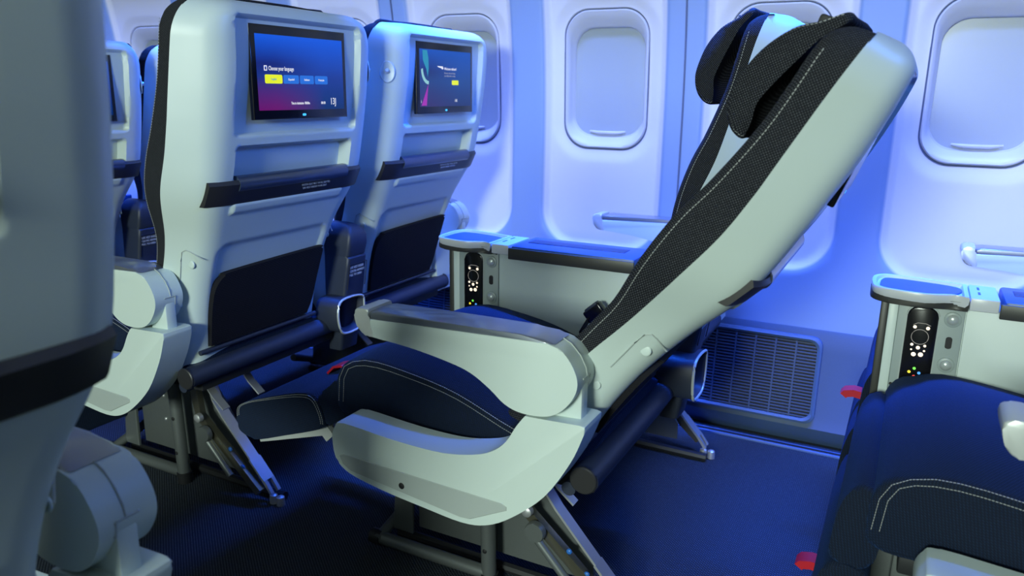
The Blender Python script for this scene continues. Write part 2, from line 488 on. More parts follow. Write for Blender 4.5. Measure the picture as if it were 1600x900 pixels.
        poly('magenta_beam', [(-.092, .562), (-.101, .506), (-.126, .506)], M['ui_pink'])
        poly('ribbon_logo', [(-.046, .6125), (-.018, .612), (-.014, .606), (-.020, .6035), (-.026, .607), (-.040, .609)], M['ui_white'])
        text('heading', 'Welcome onboard', .0105, M['ui_white'], sc, face_mtx_x(fx+.0007, -.011, .6025), .80)
        text('body_text', 'Sit back, relax and enjoy\nyour flight with us today', .0065, M['ui_grey'], sc, face_mtx_x(fx+.0007, -.011, .592), .92)
        rr('start_button', .030, .066, .562, .575, M['ui_yellow'], .003)
        text('seat_number', '13K', .011, M['ui_white'], sc, face_mtx_x(fx+.0007, .044, .515), .8)
        text('small_icon', 'i', .012, M['ui_white'], sc, face_mtx_x(fx+.0007, -.129, .513), .9)
    # tray latch bar across the back
    zc0, zc1 = .310, .362
    bar = bmesh.new(); rings = []
    for k in range(33):
        y = (-.240+.480*k/32)*(1+HWX/.24)
        e = abs(y); bd_ = max(0, (e-.178-HWX)/.076)
        xo = .007-.022*bd_**2
        def X_(z): return XB(z)+xo
        rings.append([(X_(zc0)-.018, y, zc0), (X_(zc0)-.003, y, zc0), (X_(zc0)+.002, y, zc0+.006), (X_(zc1)+.002, y, zc1-.008), (X_(zc1)-.003, y, zc1), (X_(zc1)-.018, y, zc1)])
    loft(rings, bar)
    bm_ = part('tray_latch_bar', bar, M['bar'], ang=30)
    obj('roll', tube([(XB(.35)-.004, -.173, .353), (XB(.35)-.004, .173, .353)], .0175, n=20), M['barhi'], bm_)
    text('print', 'FASTEN SEAT BELT WHILE SEATED\n LIFE VEST UNDER YOUR SEAT', .0062, M['grey_print'], bm_, face_mtx_x(XB(.33)+.0133, .015, .331), 1.)
    # literature pocket
    pz = [(-.165, -.028), (.155, -.028), (.172, .02), (.178, .135), (.168, .153), (.150, .158), (-.120, .150), (-.150, .142), (-.168, .120), (-.172, .08)]
    prof = smoothprof(pz, 5, sharp=(0, 1))
    bm = bmesh.new()
    r0 = [(XB(z)-.004, y, z) for y, z in prof]
    r1 = [(XB(z)+.010, y*.985, .06+(z-.06)*.985) for y, z in prof]
    loft([r0, r1], bm)
    part('literature_pocket', bm, M['pocket'], ang=30)
    part('pocket_lower_rim', tube([(XB(-.035)+.004, -.19, -.037), (XB(-.035)+.004, .19, -.037)], .006, n=10), M['navyplastic'])
    # coat hook in a round dish on the bevel
    hz = .592; hx = XS(hz)+(XB(hz)-XS(hz))*.66; hy = side_y(hx, hz)*sy
    bm = bmesh.new()
    th_, tp_ = XB(hz)-XS(hz), taper(hz)
    nv = Vector((tp_, th_*sy, 0)).normalized(); c = Vector((hx, hy, hz)); s_ = Vector((-nv.y, nv.x, 0)); u_ = Vector((0, 0, 1))
    rings = []
    for f, d in ((1.12, -.001), (1.0, .0022), (.86, .0015), (.6, .0002)):
        rings.append([c+nv*d+s_*.0185*f*cos(2*pi*k/20)+u_*.026*f*sin(2*pi*k/20) for k in range(20)])
    loft(rings, bm)
    hk = part('coat_hook', bm, M['shell'])
    obj('hook_knob', tube([c+nv*0, c+nv*.006+u_*.002, c+nv*.009+u_*.004], [.006, .006, .0035], n=12), M['alu'], hk)
    # dark side release strap that wraps under the shell, low on the aisle side
    return sh

def seat_cushion(root, sy):
    """cushion: stitched side panels, crowned top, rolled nose"""
    SZ = sinterp([(-.535, .500), (-.50, .530), (-.46, .541), (-.38, .535), (-.267, .514), (-.148, .470), (-.04, .440), (.02, .43)])
    rings = []
    xs = [-.547, -.545, -.540, -.531, -.518, -.50]+[-.48+.025*i for i in range(20)]
    y0, y1 = -.208, .262
    for x in xs:
        q = min(1, max(0, (-.50-x)/.047)); rr_ = sqrt(max(0, 1-q*q))
        zt = .47+(SZ(x if x > -.50 else -.50)-.47)*(rr_*.9+.1) if x < -.5 else SZ(x)
        zb = .405+.02*(1-rr_) if x < -.5 else .405
        cr = .026*rr_*sstep(-.55, -.42, x)
        ring = []
        hw = (y1-y0)/2-(.006*(1-rr_)); yc = (y0+y1)/2; r = .012
        ring += [(x, yc-hw+.004, zb), (x, yc-hw, zb+.008), (x, yc-hw, zt-r)]
        for k in range(1, 4):
            a = k/4*pi/2; ring.append((x, yc-hw+r-r*cos(a), zt-r+r*sin(a)))
        for k in range(25):
            t = -1+2*k/24; ring.append((x, yc+t*(hw-r), zt+cr*(1-abs(t)**2.6)))
        for k in range(3, 0, -1):
            a = k/4*pi/2; ring.append((x, yc+hw-r+r*cos(a), zt-r+r*sin(a)))
        ring += [(x, yc+hw, zt-r), (x, yc+hw, zb+.008), (x, yc+hw-.004, zb)]
        rings.append([(a, b*sy, c) for a, b, c in ring])
    cu = obj('seat_cushion', loft(rings), M['cushion'], root, ang=60)
    for off in (0., .011):
        p = [(-.540+off, (y0-.0002)*sy, .44)] + [(-.535+off*1.0, (y0-.0003)*sy, .49)]
        p += [(-.522+off*.9, (y0-.0004)*sy, .516-off*.3), (-.50+off*.6, (y0-.0004)*sy, .530-off*.7)]
        p += [(x, (y0-.0004)*sy, SZ(x)-off*1.0-.002) for x in [-.47+.03*i for i in range(15)]]
        obj('stitching', dashes(p, (0, -sy, 0), None, .0045, .0033, .0007), M['stitch'], cu)
    # seat pan under it
    obj('seat_pan', box(-.50, .01, -.20, .25, .375, .408, .004, sy=sy), M['metal_dark'], root)
    # side bolster cloth that closes the gap to the backrest
    obj('diaphragm', prism([(-.05, .37), (-.018, .405), (-.022, .44), (-.05, .48), (-.10, .50), (-.10, .40)], -.19, .24, .005, sy=sy), M['pocket'], root)

def leg_rest(root, sy, deployed):
    """calf rest: two hinged pads and a flip-out foot plate"""
    if deployed:
        lo = [(-.836, .306), (-.838, .340), (-.833, .364), (-.80, .384), (-.75, .402), (-.69, .422), (-.646, .434), (-.615, .436), (-.598, .420), (-.585, .380), (-.60, .362), (-.70, .325), (-.788, .296)]
        up = [(-.605, .432), (-.57, .462), (-.545, .485), (-.520, .478), (-.515, .43), (-.53, .405), (-.575, .375), (-.592, .378), (-.602, .405)]
    else:
        up = [(-.552, .500), (-.570, .492), (-.585, .46), (-.592, .40), (-.590, .372), (-.56, .362), (-.535, .372), (-.525, .42), (-.53, .48)]
        lo = [(-.585, .368), (-.602, .345), (-.614, .29), (-.618, .22), (-.610, .15), (-.60, .128), (-.56, .125), (-.535, .14), (-.53, .25), (-.535, .35), (-.555, .368)]
    y0, y1 = -.205, .225
    lr = obj('leg_rest', prism(smoothprof(lo, 4), y0, y1, .010, 4, sy=sy), M['cushion'], root, ang=60)
    obj('upper_pad', prism(smoothprof(up, 4), y0+.004, y1-.004, .010, 4, sy=sy), M['cushion'], lr, ang=60)
    pr = smoothprof(lo, 4)
    c = (sum(p[0] for p in pr)/len(pr), sum(p[1] for p in pr)/len(pr))
    k0, k1 = (4, 38) if deployed else (4, 30)
    for f in (.93, .84) if deployed else (.92,):
        st = bmesh.new()
        dashes([(c[0]+(x-c[0])*(.97 if f > .9 else .93), (y0-.0004)*sy, c[1]+(z-c[1])*f) for x, z in pr[k0:k1]], (0, -sy, 0), st, .0045, .0033, .0007)
        obj('stitching', st, M['stitch'], lr)
    if deployed:
        # plate below
        bm = tube([(-.81, (y0+.04)*sy, .283), (-.60, (y0+.04)*sy, .348)], 0, flat=(.012, .024, (0, 1, 0)))
        tube([(-.81, (y1-.04)*sy, .283), (-.60, (y1-.04)*sy, .348)], 0, bm=bm, flat=(.012, .024, (0, 1, 0)))
        tube([(-.805, (y0+.04)*sy, .283), (-.805, (y1-.04)*sy, .283)], .008, bm=bm)
        tube([(-.62, (y0+.035)*sy, .333), (-.60, (y0+.035)*sy, .352)], 0, bm=bm, flat=(.012, .036, (0, 1, 0)))
        obj('foot_plate', bm, M['alu'], lr)
        p = [(-.690, -.05*sy, .424), (-.672, -.05*sy, .442), (-.650, -.05*sy, .448), (-.632, -.05*sy, .440)]
        obj('pull_tab', tube(p, 0, flat=(.040, .005, (0, 1, 0))), M['red'], lr, label='red webbing tab')
    else:
        q = .19 if sy < 0 else 0; xq = .02 if sy < 0 else 0
        p = [(-.600+xq, .07*sy, .190+q), (-.630+xq, .07*sy, .194+q), (-.646+xq, .07*sy, .190+q), (-.650+xq, .07*sy, .184+q)]
        obj('pull_tab', tube(p, 0, flat=(.034, .017, (0, 1, 0))), M['red'], lr, label='red webbing tab')

def armrest(root, sy, y0, y1, shellpart=True):
    prof = [(-.392, .658), (-.405, .652), (-.399, .632), (-.385, .627), (-.299, .620), (-.222, .608), (-.178, .596), (-.142, .575), (-.114, .554), (-.083, .545), (-.040, .548),
            (-.012, .564), (.008, .592), (.012, .618), (.000, .645), (-.018, .663), (-.042, .670)]
    pr = smoothprof(prof, 4, sharp=(0, 1, 16))
    a = obj('armrest', prism(pr, y0, y1, .007, 4, sy=sy), M['shell'], root, ang=35)
    # pad
    pp = [(-.385, .655), (-.385, .671), (-.37, .674), (-.20, .6755), (-.09, .6765), (-.048, .6745), (-.030, .6685), (-.048, .664), (-.09, .660), (-.20, .656)]
    obj('arm_pad', prism(pp, y0+.002, y1-.002, .008, 4, sy=sy), M['armpad'], a, ang=50)
    cp = [(-.386, .676), (-.412, .674), (-.4165, .662), (-.411, .641), (-.402, .630), (-.390, .626), (-.374, .627), (-.386, .660)]
    obj('end_cap', prism(smoothprof(cp, 3, sharp=(0, 5, 6, 7)), y0-.0005, y1+.0005, .006, 3, sy=sy), M['alu'], a, ang=45)
    # groove and pivot stem at the rear
    ym = (y0*.45+y1*.55)
    g = [(x+.0005, ym*sy, z) for x, z in ((-.030, .6700), (-.016, .6630), (.0005, .646), (.010, .628), (.0125, .615))]
    obj('seam_line', tube(g, .0011, n=6), M['shell_grey'], a)
    q = [(.0125, (ym-.016)*sy, .614), (.0125, (ym+.012)*sy, .614)]
    obj('seam_line', tube(q, .0016, n=6), M['shell_grey'], a)
    obj('seam_line', tube([(.0125, (ym+.012)*sy, .614), (.009, (ym+.012)*sy, .594)], .0018, n=6), M['shell_grey'], a)
    obj('pivot_stem', box(-.040, .0110, ym-.014, ym+.012, .535, .607, .003, sy=sy), M['shell'], a)
    if shellpart:
        sp = [(-.452, .446), (-.472, .438), (-.481, .416), (-.477, .377), (-.462, .356), (-.430, .342), (-.364, .330), (-.280, .321), (-.198, .314), (-.147, .323), (-.098, .352), (-.039, .407), (.004, .476),
              (.024, .525), (.027, .540), (.020, .545), (-.030, .543), (-.077, .541), (-.092, .520), (-.111, .488), (-.135, .466), (-.172, .450), (-.237, .438), (-.332, .438)]
        s = obj('aisle_side_shell', prism(smoothprof(sp, 4, sharp=(17,)), y0, y1+.003, .012, 5, sy=sy), M['shell'], root, ang=50)
        ip = [(-.466, .381), (-.462, .366), (-.445, .352), (-.20, .3265), (-.165, .330), (-.118, .357), (-.118, .365), (-.135, .371), (-.25, .362), (-.45, .384)]
        ip = [(-.466, .378), (-.458, .362), (-.440, .352), (-.20, .3245), (-.180, .3255), (-.108, .362), (-.108, .369), (-.118, .373), (-.455, .383)]
        obj('inset_panel', prism(ip, y0-.0012, y0+.01, .001, 1, sy=sy), M['shell_grey'], s, ang=30)
        obj('screw_hole', disc((-.323, y0-.001, .352), .006, .0012, 'y', sy=sy), M['black'], s)
    return a

def legs(root, sy, y):
    """floor frame below the outer side of the seat"""
    y *= 1
    def P(x, dy, z): return (x, (y+dy)*sy, z)
    bm = bmesh.new()
    tube([P(-.575, 0, .028), P(-.285, 0, .028)], .015, bm)
    tube([P(-.575, -.012, .028), P(-.560, .14, .085)], .013, bm)
    fr = obj('leg_frame', bm, M['metal'], root)
    obj('corner_joint', tube([P(-.598, 0, .028), P(-.57, 0, .028)], .018, n=12), M['metal_dark'], fr)
    obj('upright', tube([P(-.282, 0, .004), P(-.292, 0, .34)], .0165), M['metal'], fr)
    obj('upright_foot', tube([P(-.282, 0, .0), P(-.282, 0, .03)], .020), M['metal_dark'], fr)
    obj('side_plate', box(-.50, -.29, y+.05, y+.058, .05, .36, .003, sy=sy), M['metal'], fr)
    obj('side_plate', prism([(-.29, .05), (-.29, .33), (-.22, .33), (-.06, .10), (-.06, .05)], y+.05, y+.056, .001, 1, sy=sy), M['metal'], fr)
    obj('floor_rail', tube([P(-.56, .055, .018), P(.03, .055, .012)], .012, n=8), M['metal_dark'], fr)
    obj('front_bracket', prism([(-.56, .04), (-.54, .30), (-.50, .30), (-.505, .04)], y+.03, y+.04, .002, 1, sy=sy), M['metal'], fr)
    for x, z in ((-.40, .21), (-.40, .14)):
        obj('rivet', disc((x, (y+.05)*sy, z), .005, .002, 'y', dome=.002, sy=sy), M['steel'], fr)
    for z in (.19, .09):
        obj('rivet', disc((-.285, (y-.015)*sy, z), .005, .0025, 'y', dome=.001, sy=sy), M['black'], fr)
    # rear brace: bent strap with links
    st = [P(-.185, .03, .36), P(-.180, .03, .30), P(-.165, .03, .255), P(-.135, .03, .215), P(-.09, .03, .165), P(-.045, .03, .115)]
    br = obj('brace_strap', tube(st, 0, flat=(.030, .005, (0, 1, 0))), M['steel'], fr, ang=25)
    obj('brace_link', tube([P(-.215, .005, .30), P(-.20, .005, .21), P(-.12, .005, .14), P(-.005, .005, .04)], 0, flat=(.018, .022, (0, 1, 0))), M['gold'], fr, ang=25)
    obj('brace_link', tube([P(-.16, -.015, .155), P(-.085, -.015, .075)], .009), M['metal'], fr)
    obj('brace_pivot', disc(P(-.165, -.012, .175), .022, .014, 'y', sy=sy), M['metal'], fr)
    obj('brace_pivot', disc(P(-.185, -.010, .215), .012, .012, 'y', dome=.003, sy=sy), M['steel'], fr)
    bm = tube([P(-.045, .03, .115), P(.0, .03, .065)], 0, flat=(.036, .006, (0, 1, 0)))
    tube([P(0, .018, .065), P(.022, .018, .035)], 0, bm=bm, flat=(.010, .008, (0, 1, 0)))
    tube([P(0, .042, .065), P(.022, .042, .035)], 0, bm=bm, flat=(.010, .008, (0, 1, 0)))
    obj('foot_clip', bm, M['steel'], fr)
    for dx in (.015, .038):
        obj('track_stud', disc((dx, (y+.03)*sy, .002), .011, .022, 'z', dome=.004), M['steel'], fr)
    for a in ((-.10, .15), (-.06, .11)):
        obj('rivet', disc((a[0]+.004, (y+.001)*sy, a[1]-.01), .006, .003, 'y', dome=.002, sy=sy), M['led_dull'], fr)
    # cross beams under the seat
    obj('cross_beam', tube([P(-.46, .0, .355), (-.46, .24*sy, .355)], .018), M['metal_dark'], fr)
    obj('cross_beam', tube([P(-.15, .0, .345), (-.15, .24*sy, .345)], .018), M['metal_dark'], fr)
M['led_dull'] = mat('blue_rivet', (.03, .16, .55), .35)

def foot_bar(root, sy):
    """stowed foot bar for the row behind"""
    bm = bmesh.new(); rings = []
    for y in (-.235, .245):
        rings.append([(.004+.026*cos(2*pi*k/20)*.9-.010*sin(2*pi*k/20), y*sy, .418+.021*sin(2*pi*k/20)+.008*cos(2*pi*k/20)) for k in range(20)])
    loft(rings, bm)
    fb = obj('foot_bar', bm, M['navyplastic'], root, ang=50)
    obj('end_cap', disc((.004, -.235*sy, .418), .0245, .006, 'y', sy=sy), M['bar'], fb)
    bm = bmesh.new()
    for y in (-.12, .14):
        tube([(.0, y*sy, .42), (-.05, y*sy, .40), (-.11, y*sy, .375)], 0, bm=bm, flat=(.018, .010, (0, 1, 0)))
    obj('foot_bar_arm', bm, M['metal_dark'], fb, ang=25)
    for y in (-.06, .06):
        obj('hanger_strap', tube([(-.19, y*sy, .36), (-.15, y*sy, .33), (-.115, y*sy, .29), (-.08, y*sy, .262)], 0, flat=(.022, .004, (0, 1, 0))), M['steel'], root, ang=25)
    obj('rear_beam', tube([(-.03, -.22*sy, .385), (-.03, .24*sy, .385)], .013), M['navyplastic'], root)

def make_seat(kind, sy, recline, screen_kind, deployed, label, group=None, arm=-.300):
    """kind aisle / window / inner ; sy=-1 mirrors it; root on the floor under the recline pivot"""
    r = empty('airline_seat'); tag(r, label, 'seat', group)
    sh = back_parts(r, sy, recline, screen_kind, .018 if kind == 'window' and screen_kind == 0 else 0)
    seat_cushion(r, sy)
    leg_rest(r, sy, deployed)
    foot_bar(r, sy)
    if kind == 'aisle':
        armrest(r, sy, arm, arm+.070)
        legs(r, sy, -.045)
        obj('shell_bracket', box(-.26, -.12, -.235, -.20, .37, .41, .004, sy=sy), M['metal_dark'], r)
    else:
        armrest(r, sy, -.405, -.335, shellpart=False)
        obj('arm_bracket', prism([(-.05, .39), (-.03, .55), (.0, .55), (.01, .39)], -.39, -.20, .004, sy=sy), M['shell'], r)
        legs(r, sy, -.235)
    # black grip on the aisle-side edge of the shell + seat-belt buckle
    A = dict(loc=(0, 0, .5), rot=(0, R(recline), 0))
    return r

# ------------------------------------------------------------------ rows
ROW = {'G': -2.22, 'F': -1.385, 'M': -.43, 'R': .55}
YA, YB = 1.33, 1.915
seats = {}
def place(key, row, y, *a):
    s = make_seat(*a); s.location = (ROW[row], y, 0); seats[key] = s; return s
place('MA', 'M', YA, 'aisle', 1, 20.5, 0, True, 'fully reclined pale and black aisle seat with raised leg rest, centre of photo')
place('MB', 'M', YB, 'window', -1, 3.5, 0, False, 'nearly upright window seat just beyond the fully reclined aisle seat')
place('FA', 'F', YA, 'aisle', 1, 0, 1, False, 'upright aisle seat from behind, its screen reading Choose your language')
place('FB', 'F', YB, 'window', -1, 0, 2, False, 'upright window seat from behind, its screen showing a pale ribbon and magenta beam')

def clone(key, src, row, y, label, group=None):
    s = mesh_copy(seats[src]); s.location = (ROW[row], y, 0); s['label'] = label
    seats[key] = s; return s
clone('GA', 'FA', 'G', YA, 'small far aisle seat with narrow blue screen, just right of the blurred near seat')
clone('GB', 'FB', 'G', YB, 'far window seat with thin black edge, touching the left of the Choose your language seat')
s = make_seat('aisle', 1, 0, 0, False, 'seat')
s['label'] = 'seat with big navy cushion and hanging calf rest at the right edge of the photo'
s.location = (ROW['R'], YA, 0); seats['RA'] = s
clone('RB', 'MB', 'R', YB, 'window seat beyond the right-hand console, only its armrest and calf rest showing')
HWX = .045
s = make_seat('aisle', -1, -1.5, 0, False, 'large blurred grey seat back with dark latch bar at the left edge', None, -.385)
HWX = 0.
s.location = (-.712, .115, 0); seats['LA'] = s

for k, q in (('GA', .965), ('GB', .965), ('LA', .984)): seats[k].scale = (1, 1, q)
seats['MB'].location.x -= .035
# window-seat leg: remove duplicate floor frames is not needed; every seat carries its own outer frame

# ------------------------------------------------------------------ centre consoles
def make_console(label):
    r = empty('seat_console'); tag(r, label, 'console')
    yf, yr = 0., .053          # local y, face at 0
    body = obj('body', prism([(-.545, .30), (-.36, .30), (-.26, .385), (.02, .385), (.02, .674), (-.545, .674)], yf+.003, yr, .003, 2), M['shell'], r)
    obj('end_post', box(-.574, -.560, yf-.001, yr+.004, .30, .676, .003), M['trim'], body)
    obj('edge_strip', box(-.560, -.543, yf-.002, yr, .30, .676, .002), M['shell'], body)
    pl = obj('control_panel', box(-.543, -.432, yf-.003, yf+.02, .40, .676, .002), M['console_grey'], r)
    obj('side_panel', prism([(-.4305, .30), (-.36, .30), (-.26, .385), (.015, .385), (.015, .672), (-.4305, .672)], yf-.003, yf+.02, .002, 2), M['shell'], body)
    # remote control in its recess
    def stad(x0, x1, z0, z1, rr):
        p = []
        for cx, cz, a0 in ((x1-rr, z1-rr, 0), (x0+rr, z1-rr, 90), (x0+rr, z0+.004, 180), (x1-rr, z0+.004, 270)):
            q = rr if a0 < 180 else .004
            cx = cx if a0 < 180 else (x0+q if a0 == 180 else x1-q)
            for k in range(7): p.append((cx+q*cos(R(a0+15*k)), cz+q*sin(R(a0+15*k))))
        return p
    obj('remote_recess', prism(stad(-.5285, -.4715, .42, .6665, .020), yf-.0042, yf+.006, .0015, 2), M['shell_grey'], pl)
    rc = obj('remote_control', prism(stad(-.5260, -.4740, .425, .6640, .018), yf-.0065, yf+.004, .003, 3), M['screen_frame'], pl)
    F = yf-.0066
    def dot(x, z, rad, m, n='key_light'): obj(n, disc((x, F+.0004, z), rad, .0006, 'y', n=14), m, rc)
    for x, z, rad in ((-.511, .624, .0032), (-.489, .624, .0034), (-.512, .589, .0028), (-.490, .589, .0026), (-.501, .584, .0036), (-.512, .579, .0018),
                      (-.490, .579, .0020), (-.507, .570, .0042), (-.495, .571, .0044)):
        dot(x, z, rad, M['lamp_white'])
    ring = [(-.5005+.0145*cos(2*pi*k/28), F, .6055+.0145*sin(2*pi*k/28)) for k in range(29)]
    obj('ring_light', tube(ring, .0006, n=6), M['lamp_dim'], rc)
    obj('ring_light', tube([(-.514, F, .628), (-.507, F, .6325), (-.493, F, .6325), (-.485, F, .629)], .0006, n=6), M['lamp_dim'], rc)
    for x, z, c in ((-.502, .542, 'green'), (-.510, .534, 'yellow'), (-.493, .534, 'blue'), (-.501, .526, 'red')):
        dot(x, z, .0028, M['key_'+c], 'colour_key')
    # sockets
    for z in (.646, .557):
        k = obj('socket_ring', disc((-.451, yf-.003, z), .0145, .003, 'y', n=32), M['console_grey'], pl)
        obj('socket_cap', disc((-.451, yf-.0055, z), .0100, .003, 'y', n=28, dome=.0035), M['knob'], k)
    obj('usb_port', prism(stad(-.4575, -.4465, .589, .612, .005), yf-.0042, yf, .001, 1), M['black'], pl)
    for x, z in ((-.4375, .668), (-.5385, .503)):
        obj('screw', disc((x, yf-.003, z), .0032, .001, 'y', n=12), M['black'], pl)
    # cocktail tray: octagonal dish, plain centre section, dark stowage lid
    out = [(-.594, -.004), (-.585, -.030), (-.560, -.044), (-.500, -.052), (-.455, -.034), (-.432, -.044), (-.432, .070), (-.480, .080), (-.548, .092), (-.580, .090), (-.596, .060)]
    bm = bmesh.new()
    lo = [(x*.99-.005, y*.9+.002) for x, y in out]
    def ring(pts, z, f=1, c=(-.515, .02)): return [(c[0]+(x-c[0])*f, c[1]+(y-c[1])*f, z) for x, y in pts]
    sm = smoothprof(out, 3, sharp=(5, 6))
    loft([ring(sm, .680, .93), ring(sm, .686, .985), ring(sm, .697, 1), ring(sm, .700, .985), ring(sm, .700, .90), ring(sm, .694, .87)], bm)
    tr = obj('cocktail_tray', bm, M['tray'], r, ang=35)
    inn = [(-.580, -.002), (-.570, -.024), (-.500, -.034), (-.458, -.016), (-.442, .020), (-.450, .052), (-.500, .066), (-.560, .074), (-.578, .060)]
    obj('tray_mat', prism(smoothprof(inn, 3), .693, .6965, .001, 1, axis='z'), M['tray_in'], tr)
    obj('tray_edge_trim', prism(smoothprof([(x*1.0, y*.93) for x, y in out], 3, sharp=(5, 6)), .672, .688, .003, 2, axis='z'), M['trim'], tr)
    mid = obj('centre_section', box(-.431, -.385, -.042, .072, .676, .700, .003), M['tray'], r)
    for y in (-.01, .03): obj('slot', box(-.418, -.414, y, y+.02, .6995, .7006, 0), M['tray_in'], mid)
    lid = obj('stowage_lid', box(-.378, -.078, -.044, .085, .676, .700, .005), M['tray_in'], r)
    obj('lid_edge', box(-.384, -.078, -.047, -.040, .668, .695, .002), M['trim'], lid)
    obj('lid_recess', box(-.36, -.12, .01, .05, .698, .7012, .0008), M['navyplastic'], lid)
    # rear cover with printed label and bottle pocket
    prof = [(-.042, .33), (-.050, .40), (-.052, .50), (-.046, .612), (.046, .612), (.052, .50), (.050, .40), (.042, .33)]
    yc = .0255
    rings = []
    zs = [.34, .40, .46, .52, .58, .612]
    bm = bmesh.new()
    def rc_ring(z, w, x0, x1, r=.010):
        pts = [(x0, -w), (x1-r, -w)]+[(x1-r+r*sin(k/5*pi/2), -w+r-r*cos(k/5*pi/2)) for k in range(1, 6)]
        return [(x, y+yc, z) for x, y in pts]+[(x, -y+yc, z) for x, y in pts[::-1]]
    loft([rc_ring(z, .0425-.006*abs(z-.5)/.17, -.01, x1) for z, x1 in ((.34, .030), (.40, .040), (.46, .050), (.52, .060), (.58, .070), (.606, .074), (.612, .066))], bm)
    rcov = obj('rear_cover', bm, M['navyplastic'], r, ang=40)
    bm = bmesh.new()
    loft([rc_ring(z, w, -.01, x1) for z, w, x1 in ((.612, .039, .070), (.64, .040, .078), (.665, .038, .080), (.682, .032, .074), (.694, .018, .060), (.698, .008, .045))], bm)
    obj('rear_tongue', bm, M['navyplastic'], rcov, ang=40)
    text('print', 'LIFE VEST INSIDE\nCENTRE ARMREST\nPULL TO OPEN', .0095, M['white_print'], rcov, face_mtx_x(.0712, yc-.033, .577, .17), .80)
    obj('label_frame', tube([(.0625, yc-.037, .520), (.0735, yc-.036, .590), (.0735, yc+.036, .590), (.0625, yc+.037, .520)], .0012, n=6), M['black'], rcov)
    # open bottle pocket
    pr = smoothprof([(-.055, .47), (-.05, .425), (-.03, .405), (.03, .405), (.05, .425), (.056, .47), (.045, .497), (-.035, .500)], 4)
    bm = bmesh.new()
    yo = -.035
    loft([[(x, y*f+yc+yo, .45+(z-.45)*f) for y, z in pr] for x, f in ((-.01, .9), (.01, 1), (.068, 1), (.073, .97), (.069, .90), (.030, .82), (.025, .75))], bm)
    po = obj('bottle_pocket', bm, M['navyplastic'], r, ang=40)
    obj('pocket_rim', tube([(.071, y*.99+yc+yo, .45+(z-.45)*.99) for y, z in pr+pr[:1]], .0032, n=8), M['alu'], po)
    return r
con = make_console('pale console with remote control and pale tray, beside the reclined aisle seat')
con.location = (ROW['M'], 1.597, 0)
c2 = mesh_copy(con); c2.location = (ROW['R'], 1.597, 0); c2['label'] = 'larger console at the right edge, lit remote with coloured keys above the navy cushion'
c3 = mesh_copy(con); c3.location = (ROW['F'], 1.597, 0); c3['label'] = 'dark console rear with printed label and open bottle pocket, between the two upright screen seats'
c4 = mesh_copy(con); c4.location = (ROW['G'], 1.597, 0); c4['label'] = 'far console rear with printed label, left of the choose-language seat above the aisle armrest'

# seat belt buckle beside the reclined seat
def buckle(x, y, z):
    r = empty('seat_belt_buckle', (x, y, z)); tag(r, 'black seat belt buckle lying between the reclined backrest and the console panel', 'buckle')
    b = obj('buckle_body', box(-.024, .024, -.012, .012, -.016, .016, .005, seg=3), M['screen_frame'], r, rot=(0, R(-42), 0))
    obj('buckle_flap', box(-.015, .020, -.013, .010, .012, .019, .003), M['navyplastic'], b)
    obj('belt_webbing', tube([(-.012, 0, -.012), (-.03, 0, -.045), (-.02, 0, -.09)], 0, flat=(.035, .003, (0, 1, 0))), M['black'], r)
    return r
buckle(-.590, 1.548, .572)

# ------------------------------------------------------------------ cabin shell
YW = sinterp([(-.02, 2.40), (.33, 2.392), (.36, 2.390), (.6, 2.402), (.9, 2.405), (1.1, 2.398), (1.3, 2.375), (1.5, 2.335), (1.7, 2.275), (1.85, 2.22)])
PW = .533
WZ0, WZ1 = .862, 1.305         # bezel outer
WHW = .145
def rr_pts(cx, cz, hx, hz, r, n=10):
    p = []
    for sx, sz, a0 in ((1, 1, 0), (-1, 1, 90), (-1, -1, 180), (1, -1, 270)):
        for k in range(n+1):
            a = R(a0+90*k/n); p.append((cx+sx*(hx-r)+r*cos(a), cz+sz*(hz-r)+r*sin(a)))
    return p
def sd_rr(x, z, cx, cz, hx, hz, r):
    dx, dz = abs(x-cx)-(hx-r), abs(z-cz)-(hz-r)
    return sqrt(max(dx, 0)**2+max(dz, 0)**2)+min(max(dx, dz), 0)-r
WC = (WZ0+WZ1)/2; WHZ = (WZ1-WZ0)/2
def wall_y(x, z):
    y = YW(z)
    d = sd_rr(x, z, 0, 1.45, .212, .925, .13)        # pan reaching up behind the bins
    y += .022*(1-sstep(-.030, .006, d))
    d2 = sd_rr(x, z, 0, WC, WHW, WHZ, .085)
    y += .010*(1-sstep(0, .045, d2))
    return y
def resample(p, n):
    p = p+p[:1]; L_ = [0]
    for a, b in zip(p, p[1:]): L_.append(L_[-1]+math.hypot(b[0]-a[0], b[1]-a[1]))
    out = []; k = 0
    for i in range(n):
        t = L_[-1]*i/n
        while L_[k+1] < t: k += 1
        f = (t-L_[k])/max(1e-9, L_[k+1]-L_[k]); out.append((p[k][0]+(p[k+1][0]-p[k][0])*f, p[k][1]+(p[k+1][1]-p[k][1])*f))
    return out
